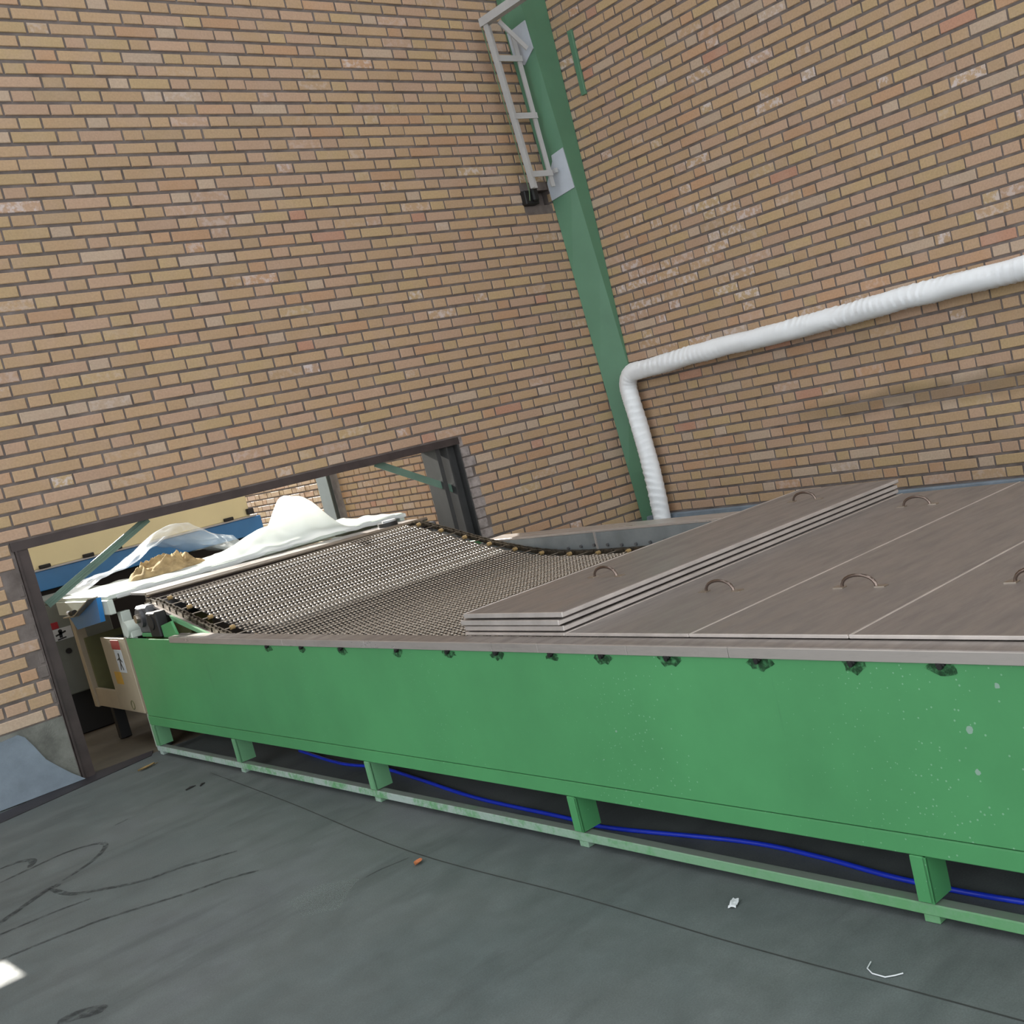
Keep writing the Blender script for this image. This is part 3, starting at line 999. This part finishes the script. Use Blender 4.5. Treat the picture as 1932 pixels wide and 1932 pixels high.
# end roller, bearings, transfer plate
MB().cyl((0.07, -RC_S, RC_Z), (1.74, -RC_S, RC_Z), RC_R - 0.012, 24).build('end_roller', M_GREYCAST, mach)
for t in (0.035, 1.735):
    e = MB(); sbox(e, 0.24, 0.40, t, t + 0.05, 0.655, 0.80, 0.01); e.cyl((t - 0.018, -0.32, 0.742), (t + 0.06, -0.32, 0.742), 0.048, 18)
    o = e.build('bearing_block', M_GREYCAST, mach)
    e = MB(); e.cyl((t - 0.035, -0.32, 0.742), (t - 0.016, -0.32, 0.742), 0.022, 14); e.build('shaft_end', M_ROD, o)
    e = MB(); sbox(e, 0.26, 0.40, t - 0.005, t + 0.055, 0.64, 0.66, 0.003); e.build('bearing_foot', M_GREEN, mach)
e = MB(); sbox(e, 0.42, 0.55, 0.02, 0.075, 0.642, 0.77, 0.006); e.cyl((0.015, -0.47, 0.72), (0.08, -0.47, 0.72), 0.04, 14)
e.build('take_up_block', M_BLACK, mach)
e = MB(); e.cyl((-0.01, -0.16, 0.69), (0.06, -0.16, 0.69), 0.042, 18); sbox(e, 0.12, 0.2, 0.0, 0.06, 0.642, 0.68, 0.004)
e.build('gear_housing', M_PALE, mach)
mb = MB()
mb.prism([(0.12, -0.235, 0.835), (1.80, -0.245, 0.81), (1.80, -0.245, 0.82), (0.12, -0.235, 0.847)], (0, 0.25, 0.006))
mb.build('transfer_plate', M_RIM, mach)
mb = MB(); mb.tube([(0.10, -0.262, 0.842), (1.80, -0.272, 0.816)], 0.012, 12); mb.build('nose_bar', M_ROD, mach)
mb = MB(); mb.prism([(0.12, -0.205, 0.79), (1.8, -0.215, 0.77), (1.8, -0.215, 0.81), (0.12, -0.205, 0.835)], (0, 0.02, 0)); mb.build('nose_angle', M_DARKSTEEL, mach)
e = MB(); e.cyl((1.62, -0.12, 0.82), (1.62, -0.12, 0.85), 0.06, 18); mb2 = e.build('clamp_knob', M_BLACK, mach)
MB().cyl((1.63, -0.125, 0.8502), (1.63, -0.125, 0.862), 0.042, 18).build('knob_cap', M_WHITEPAINT, mb2)

# ------------------------------------------------------------------ stainless cover lids
LW = 0.527
def lid_part(root, L0, L1, w, th):
    mb = MB(); mb.bbox(L0, L1, -w / 2, w / 2, 0.0, th, 0.0025)
    mb.build('sheet', M_LID, root)
    # folded edge seen from the side
    mb = MB(); mb.bbox(L0 - 0.001, L0 + 0.005, -w / 2, w / 2, 0.002, th + 0.0008, 0.001); mb.bbox(L0, L1, w / 2 - 0.007, w / 2 + 0.001, 0.002, th + 0.0012, 0.001); mb.bbox(L0, L1, -w / 2 - 0.001, -w / 2 + 0.004, 0.002, th - 0.002, 0.001)
    mb.build('folded_edge', M_EDGE, root)
    for t in (0.41, 1.51):
        pts = []
        for k in range(13):
            a = math.pi * k / 12
            pts.append((t, -0.058 * math.cos(a), th - 0.002 + 0.036 * math.sin(a) ** 0.8))
        h = MB(); h.tube(pts, 0.0048, 8); ho = h.build('handle', M_HANDLE, root)
        for yy in (-0.07, 0.07):
            h = MB(); h.bbox(t - 0.012, t + 0.012, yy - 0.02, yy + 0.014, th - 0.001, th + 0.003, 0.001); h.build('handle_foot', M_ROD, ho)
def lid(s_mid, t_off, z, rz, label, group, th=0.012):
    loc = Matrix.Rotation(TH, 3, 'Z') @ Vector((t_off, -s_mid, z))
    r = empty('cover_lid', Vector((-3.760458, 0, 0)) + loc, TH + rz)
    tag(r, label, 'lid', group)
    lid_part(r, 0.0, 1.80, LW - 0.004, th)
    return r
def drop_handles(r):
    for c in [c for c in r.children if c.name.startswith('handle')]:
        for g_ in list(c.children):
            bpy.data.objects.remove(g_, do_unlink=True)
        bpy.data.objects.remove(c, do_unlink=True)
first = 3.718 - LW / 2
names = ['flush steel lid beneath the stack of three lids',
         'flush steel lid in the machine top, next to the stacked lids',
         'flush steel lid, second from the stack of lids',
         'flush steel lid at the right edge, third from the stack']
k = 0
s = first
while s + LW / 2 < S_END:
    g = 'flush lids along the machine top'
    lab = names[k] if k < len(names) else 'flush steel lid out of the picture, number %s from the stack' % ('four five six seven eight'.split()[k - 4])
    r = lid(s, 0.058, 0.6555, 0.0, lab, g, 0.010)
    if k == 0:
        drop_handles(r)      # the stack lies flat on it
    k += 1
    s += LW
for k, (lab, ds, dt) in enumerate([('lowest of the three stacked steel lids', -0.004, 0.068), ('middle of the three stacked steel lids', -0.010, 0.060), ('topmost of the three stacked steel lids, with two handles', 0.0, 0.072)]):
    r = lid(first - 0.006 + ds, dt, 0.6676 + 0.0205 * k, (0.004, -0.003, 0.002)[k], lab, 'lids stacked on the machine top', 0.0165)
    if k < 2:
        drop_handles(r)

# ------------------------------------------------------------------ small things on the floor
HO = [(1.2, 0.26), (1.685, 0.214), (2.0, 0.235), (2.369, 0.2), (2.855, 0.146), (3.372, 0.131), (3.624, 0.122), (4.137, 0.183), (4.431, 0.175), (4.705, 0.146), (5.038, 0.147), (5.6, 0.2), (6.4, 0.3), (7.4, 0.25)]
pts = []
Rm = Matrix.Rotation(TH, 3, 'Z')
P_ = [Vector((-3.760458, 0, 0)) + Rm @ Vector((t, -s, 0.0078)) for s, t in HO]
for i in range(len(P_) - 1):
    p0, p1, p2, p3 = P_[max(i - 1, 0)], P_[i], P_[i + 1], P_[min(i + 2, len(P_) - 1)]
    for q in range(8):
        t = q / 8
        pts.append(0.5 * ((2 * p1) + (p2 - p0) * t + (2 * p0 - 5 * p1 + 4 * p2 - p3) * t * t + (3 * p1 - p0 - 3 * p2 + p3) * t ** 3))
tag(MB().tube(pts, 0.0072, 10).build('hose', M_HOSE), 'bright blue hose lying under the green machine', 'hose')

def leaf(name, loc, L, W, rz, mat, label, curl=0.25):
    def fn(u, v):
        x = (u - 0.5) * L
        w = W * math.sin(math.pi * min(1, max(0, u * 0.96 + 0.02))) ** 0.8
        y = (v - 0.5) * w
        return (x, y, 0.004 + curl * (abs(v - 0.5) ** 2) * W * 2 + 0.1 * L * (u - 0.5) ** 2)
    mb = MB().grid(fn, 10, 6)
    mb.tube([(L * 0.48, 0, 0.004), (L * 0.7, 0.004, 0.004)], 0.0015, 5)
    o = mb.build(name, mat)
    o.location = loc; o.rotation_euler = (0, 0, rz)
    return tag(o, label, 'leaf')
leaf('dry_leaf', (-3.985, -3.125, 0), 0.04, 0.026, 0.5, M_LEAF, 'curled orange dry leaf lying on the open floor', 0.5)
leaf('dry_leaf', (-3.894, -0.30, 0), 0.10, 0.03, 0.35, M_LEAF2, 'ochre dry leaf by the steel floor strip', 0.5)
def twig(loc, L, rz, label):
    o = MB().tube([(-L / 2, 0, 0.004), (0, L * 0.06, 0.006), (L / 2, 0, 0.004)], [0.003, 0.0045, 0.002], 6).build('twig', M_TWIG)
    o.location = loc; o.rotation_euler = (0, 0, rz)
    tag(o, label, 'twig')
twig((-3.945, -1.042, 0), 0.05, 0.2, 'dark bark scrap farther from the green machine leg')
twig((-3.90, -1.066, 0), 0.035, 0.6, 'dark bark scrap nearer the green machine leg')
def scrap():
    mb = MB()
    mb.grid(lambda u, v: ((u - .5) * .035, (v - .5) * .022, 0.002 + 0.012 * abs(noise.noise(Vector((u * 3, v * 3, 7)))) + 0.006 * u), 6, 5)
    o = mb.build('paper_scrap', M_PAPER); o.location = (-3.791, -4.357, 0); o.rotation_euler = (0, 0, 0.4)
    tag(o, 'small white paper scrap on the floor beside the machine', 'paper')
scrap()
tag(MB().tube([(-3.868, -4.845, .003), (-3.892, -4.853, .003), (-3.904, -4.875, .003), (-3.904, -4.909, .003), (-3.890, -4.925, .003), (-3.876, -4.936, .003)], 0.0016, 6).build('string', M_PAPER),
    'thin white piece of string curled on the floor', 'string')

# ------------------------------------------------------------------ the room beyond the opening
acol = empty('annex_column', (-0.1, 4.8, 0))
tag(acol, 'grey steel column on the brick wall beyond the opening', 'column')
wchild(MB().bbox(-0.10, -0.088, 4.66, 4.90, 0.0, 5.55, 0.002), 'flange', M_ANNEXCOL, acol)
wchild(MB().bbox(-0.088, 0.0, 4.775, 4.785, 0.0, 5.55, 0.002), 'web', M_ANNEXCOL, acol)

# outfeed table
tb = empty('outfeed_table', (-2.8, 0.5, 0))
tag(tb, 'pale enamelled outfeed table beyond the belt end', 'table')
wchild(MB().bbox(-3.74, -1.93, 0.06, 1.02, 0.845, 0.868, 0.004), 'table_top', M_PALE, tb)
wchild(MB().bbox(-3.75, -3.72, 0.06, 1.02, 0.765, 0.845, 0.003), 'apron', M_PALE, tb)
wchild(MB().bbox(-1.96, -1.93, 0.06, 1.02, 0.765, 0.845, 0.003), 'apron', M_PALE, tb)
wchild(MB().bbox(-3.72, -1.96, 0.99, 1.02, 0.765, 0.845, 0.003), 'apron', M_PALE, tb)
for x, y in ((-3.70, 0.07), (-1.98, 0.09), (-1.98, 0.8)):
    wchild(MB().bbox(x, x + 0.05, y, y + 0.06, 0.0, 0.766, 0.003), 'leg', M_PALE, tb)
wchild(MB().bbox(-3.752, -3.70, 0.775, 0.835, 0.21, 0.766, 0.003), 'leg', M_BEIGE, tb)

# control cabinet under the table
cb = empty('control_cabinet', (-3.4, 0.4, 0))
tag(cb, 'beige open-fronted cabinet with stickers beneath the outfeed table', 'cabinet')
wchild(MB().bbox(-3.742, -3.725, 0.0, 0.40, 0.215, 0.635, 0.003), 'door', M_BEIGE, cb)
wchild(MB().bbox(-3.742, -3.725, 0.40, 0.775, 0.215, 0.325, 0.003), 'lower_rail', M_BEIGE, cb)
wchild(MB().bbox(-3.725, -3.0, 0.76, 0.774, 0.215, 0.62, 0.003), 'side', M_OLIVE, cb)
wchild(MB().bbox(-3.40, -3.39, 0.0, 0.76, 0.215, 0.63, 0.002), 'back', M_OLIVE, cb)
wchild(MB().bbox(-3.724, -3.0, 0.0, 0.76, 0.205, 0.215, 0.002), 'bottom', M_BEIGE, cb)
for (y, z) in ((0.05, 0.0), (0.70, 0.0)):
    wchild(MB().bbox(-3.70, -3.64, y, y + 0.05, 0.0, 0.205, 0.003), 'leg', M_BLACK, cb)
st = wchild(MB().bbox(-3.7435, -3.741, 0.10, 0.235, 0.57, 0.622, 0.0005), 'sticker', M_RED, cb)
st = wchild(MB().bbox(-3.7435, -3.741, 0.10, 0.215, 0.44, 0.567, 0.0005), 'sticker', M_WHITEPRINT, cb)
mb = MB(); mb.cyl((-3.7434, 0.155, 0.54), (-3.7442, 0.155, 0.54), 0.011, 10); mb.bar((-3.744, 0.155, 0.53), (-3.744, 0.16, 0.49), 0.016, 0.001, (1, 0, 0)); mb.bar((-3.744, 0.16, 0.495), (-3.744, 0.135, 0.455), 0.01, 0.001, (1, 0, 0)); mb.bar((-3.744, 0.16, 0.495), (-3.744, 0.18, 0.455), 0.01, 0.001, (1, 0, 0)); mb.bar((-3.744, 0.157, 0.52), (-3.744, 0.195, 0.51), 0.008, 0.001, (1, 0, 0)); mb.bar((-3.744, 0.157, 0.52), (-3.744, 0.125, 0.50), 0.008, 0.001, (1, 0, 0))
wchild(mb, 'pictogram', M_BLACKPRINT, cb)
wchild(MB().bbox(-3.7435, -3.741, 0.21, 0.32, 0.37, 0.44, 0.0005), 'sticker', M_YELLOW, cb)
mb = MB(); n = 16
mb.tube([(-3.7435, 0.16 + 0.025 * math.cos(2 * math.pi * q / n), 0.255 + 0.025 * math.sin(2 * math.pi * q / n)) for q in range(n + 1)], 0.002, 5, caps=False)
wchild(mb, 'ring_mark', M_OLIVE, cb)
wchild(MB().bbox(-3.66, -3.5, 0.44, 0.56, 0.53, 0.60, 0.004), 'contactor', M_BLACK, cb)
wchild(MB().bbox(-3.66, -3.5, 0.40, 0.54, 0.40, 0.46, 0.004), 'contactor', M_BLACK, cb)
wchild(MB().cyl((-3.69, 0.52, 0.50), (-3.5, 0.52, 0.50), 0.04, 20), 'motor', M_OLIVE, cb)

# blue trough clipped to the table front
bt = empty('drip_trough', (-3.8, 0.45, 0.7))
tag(bt, 'blue sheet trough hanging at the table front', 'trough')
wchild(MB().prism([(-3.78, 0.12, 0.868), (-3.78, 0.16, 0.735), (-3.78, 0.62, 0.69), (-3.78, 0.71, 0.765), (-3.78, 0.53, 0.768)], (0.024, 0, 0)), 'trough_side', M_BLUE, bt)
mb = MB(); mb.bar((-3.785, 0.155, 0.872), (-3.785, 0.52, 0.775), 0.05, 0.006, (0, 0, 1)); mb.bar((-3.785, 0.51, 0.775), (-3.785, 0.72, 0.768), 0.05, 0.006, (0, 0, 1))
wchild(mb, 'trough_lip', M_BEIGE, bt)
tl = MB().tube([(-3.79, 0.54, 0.795), (-3.79, 0.62, 0.789)], 0.0145, 10); tl.tube([(-3.79, 0.62, 0.789), (-3.79, 0.645, 0.787)], 0.008, 8)
tl = tl.build('hand_tool', M_BLACK); tag(tl, 'short black tool with a white tip on the blue trough lip', 'tool')
MB().tube([(-3.79, 0.645, 0.788), (-3.79, 0.655, 0.79), (-3.79, 0.667, 0.79), (-3.79, 0.676, 0.788)], [0.008, 0.0135, 0.0135, 0.006], 10).build('tool_tip', M_WHITE, tl)

# grey cabinet farther left
gc = empty('switch_cabinet', (-3.7, 1.4, 0))
tag(gc, 'grey-green switch cabinet half hidden behind the left jamb', 'cabinet')
wchild(MB().bbox(-3.90, -3.42, 1.25, 1.75, 0.26, 0.86, 0.006), 'body', M_GREYPANEL, gc)
wchild(MB().bbox(-3.88, -3.5, 1.3, 1.7, 0.0, 0.26, 0.004), 'plinth', M_BLACK, gc)
wchild(MB().bbox(-3.785, -3.715, 1.2475, 1.251, 0.675, 0.715, 0.0005), 'sticker', M_RED, gc)
wchild(MB().bbox(-3.785, -3.65, 1.2475, 1.251, 0.60, 0.672, 0.0005), 'sticker', M_WHITEPRINT, gc)
mb = MB(); mb.cyl((-3.715, 1.2472, 0.655), (-3.715, 1.2465, 0.655), 0.012, 10); mb.bar((-3.715, 1.247, 0.65), (-3.718, 1.247, 0.615), 0.018, 0.001, (0, 1, 0)); mb.bar((-3.745, 1.247, 0.632), (-3.685, 1.247, 0.648), 0.01, 0.001, (0, 1, 0)); mb.bar((-3.74, 1.247, 0.606), (-3.69, 1.247, 0.612), 0.008, 0.001, (0, 1, 0))
wchild(mb, 'pictogram', M_BLACKPRINT, gc)
wchild(MB().cyl((-3.70, 1.2515, 0.525), (-3.70, 1.243, 0.525), 0.017, 16), 'knob', M_BLACK, gc)

# hooded machine behind the table
hm = empty('hooded_machine', (-2.8, 2.3, 0))
tag(hm, 'cream hooded machine with a blue lower body beyond the opening', 'machine')
wchild(MB().bbox(-3.83, -2.078, 2.0, 2.7, 1.02, 1.34, 0.006), 'hood', M_CREAM, hm)
wchild(MB().bbox(-4.75, -3.835, 2.0, 2.7, 0.0, 2.4, 0.006), 'sun_block', M_CREAM, hm)  # unseen block added to keep the sun off the floor and green panel
wchild(MB().bbox(-3.78, -2.04, 1.985, 2.7, 1.008, 1.02, 0.002), 'hood_lip', M_WHITEPAINT, hm)
wchild(MB().bbox(-3.74, -2.0, 2.01, 2.68, 0.875, 1.007, 0.004), 'body', M_BLUE, hm)
wchild(MB().bbox(-3.70, -2.1, 2.06, 2.65, 0.0, 0.873, 0.004), 'base', M_DARKIN, hm)
for x in (-3.51, -3.235, -3.05, -2.25):
    wchild(MB().bbox(x - 0.035, x + 0.035, 1.975, 2.0, 1.021, 1.045, 0.004), 'latch', M_BLACK, hm)
wchild(MB().bbox(-2.105, -2.055, 1.97, 2.005, 1.03, 1.075, 0.004), 'hinge', M_BLACKPRINT, hm)

# crumpled sack, white sheet and clear film on the table
def mound(cx, cy, rx, ry, base, h, seed, amp, n=44, freq=7.0):
    def fn(u, v):
        a = u * 2 * math.pi; r = v
        x = cx + rx * r * math.cos(a) * (1 + 0.15 * noise.noise(Vector((math.cos(a) * 1.5, math.sin(a) * 1.5, seed))))
        y = cy + ry * r * math.sin(a) * (1 + 0.15 * noise.noise(Vector((math.cos(a) * 1.5, math.sin(a) * 1.5, seed + 9))))
        z = base + h * (1 - r * r) ** 0.8 if r < 1 else base
        k = (1 - r ** 4)
        q = Vector((x * freq, y * freq, seed))
        q = q + Vector((noise.noise(q * 0.7), noise.noise(q * 0.7 + Vector((5, 5, 5))), 0)) * 1.2
        rid = 1 - (abs(noise.noise(q)) ** 0.7) * 2.4
        z += amp * k * (rid + 0.6 * noise.noise(q * 2.3) + 0.35 * noise.noise(q * 5))
        return (x, y, max(z, base + 0.002))
    return MB().grid(fn, n, n // 2)
tag(mound(-3.22, 0.62, 0.23, 0.17, 0.872, 0.075, 3.0, 0.034, 110, 8.5).build('crumpled_sack', M_SACK), 'crumpled beige sackcloth heap on the outfeed table', 'sack')

def sheet_white(u, v):
    x = -3.70 + u * 1.78; y = 0.065 + v * 0.90
    g = (math.exp(-(((x + 2.44) / 0.15) ** 4 + ((y - 0.42) / 0.20) ** 2)) * 0.205 + 0.018 * max(0, noise.noise(Vector((x * 9, y * 7, 5)))))
    g2 = math.exp(-(((x + 2.66) / 0.25) ** 2 + ((y - 0.42) / 0.22) ** 2)) * 0.11
    lean = 0.02 * noise.noise(Vector((x * 6, y * 6, 2))) * (1 if x > -2.95 else 0.15)
    z = 0.8715 + max(0, g + g2 + (lean if g + g2 > 0.01 else lean * 0.25))
    if v < 0.05:                       # the front hem hangs over the table edge
        z -= 0.03 * (1 - v / 0.05); y = 0.052 + 0.3 * (y - 0.05) * v
    return (x, y, z)
tag(MB().grid(sheet_white, 110, 60).build('white_sheet', M_SHEET), 'white plastic sheet heaped to a peak on the outfeed table', 'plastic sheet')

def film(u, v):
    x = -3.74 + u * 1.0; y = 0.50 + v * 0.62
    q = Vector((x * 4.2, y * 4.2, 11))
    ridge = max(0, 1 - abs((x + 3.07) + 0.25 * (y - 0.8)) / 0.28) * 0.10
    over = math.exp(-(((x + 3.22) / 0.26) ** 2 + ((y - 0.62) / 0.24) ** 2)) * 0.155
    fold = 0.028 * (1 - abs(noise.noise(q)) * 2) + 0.012 * noise.noise(q * 3)
    edge = min(1, u / 0.12, (1 - u) / 0.1) if 0 < u < 1 else 0
    z = 0.882 + max(0, edge) * (ridge + over + max(0, 0.02 + fold)) + 0.004
    return (x, y, z)
tag(MB().grid(film, 70, 44).build('clear_film', M_FILM), 'clear plastic film draped over the sack and table end', 'plastic film')
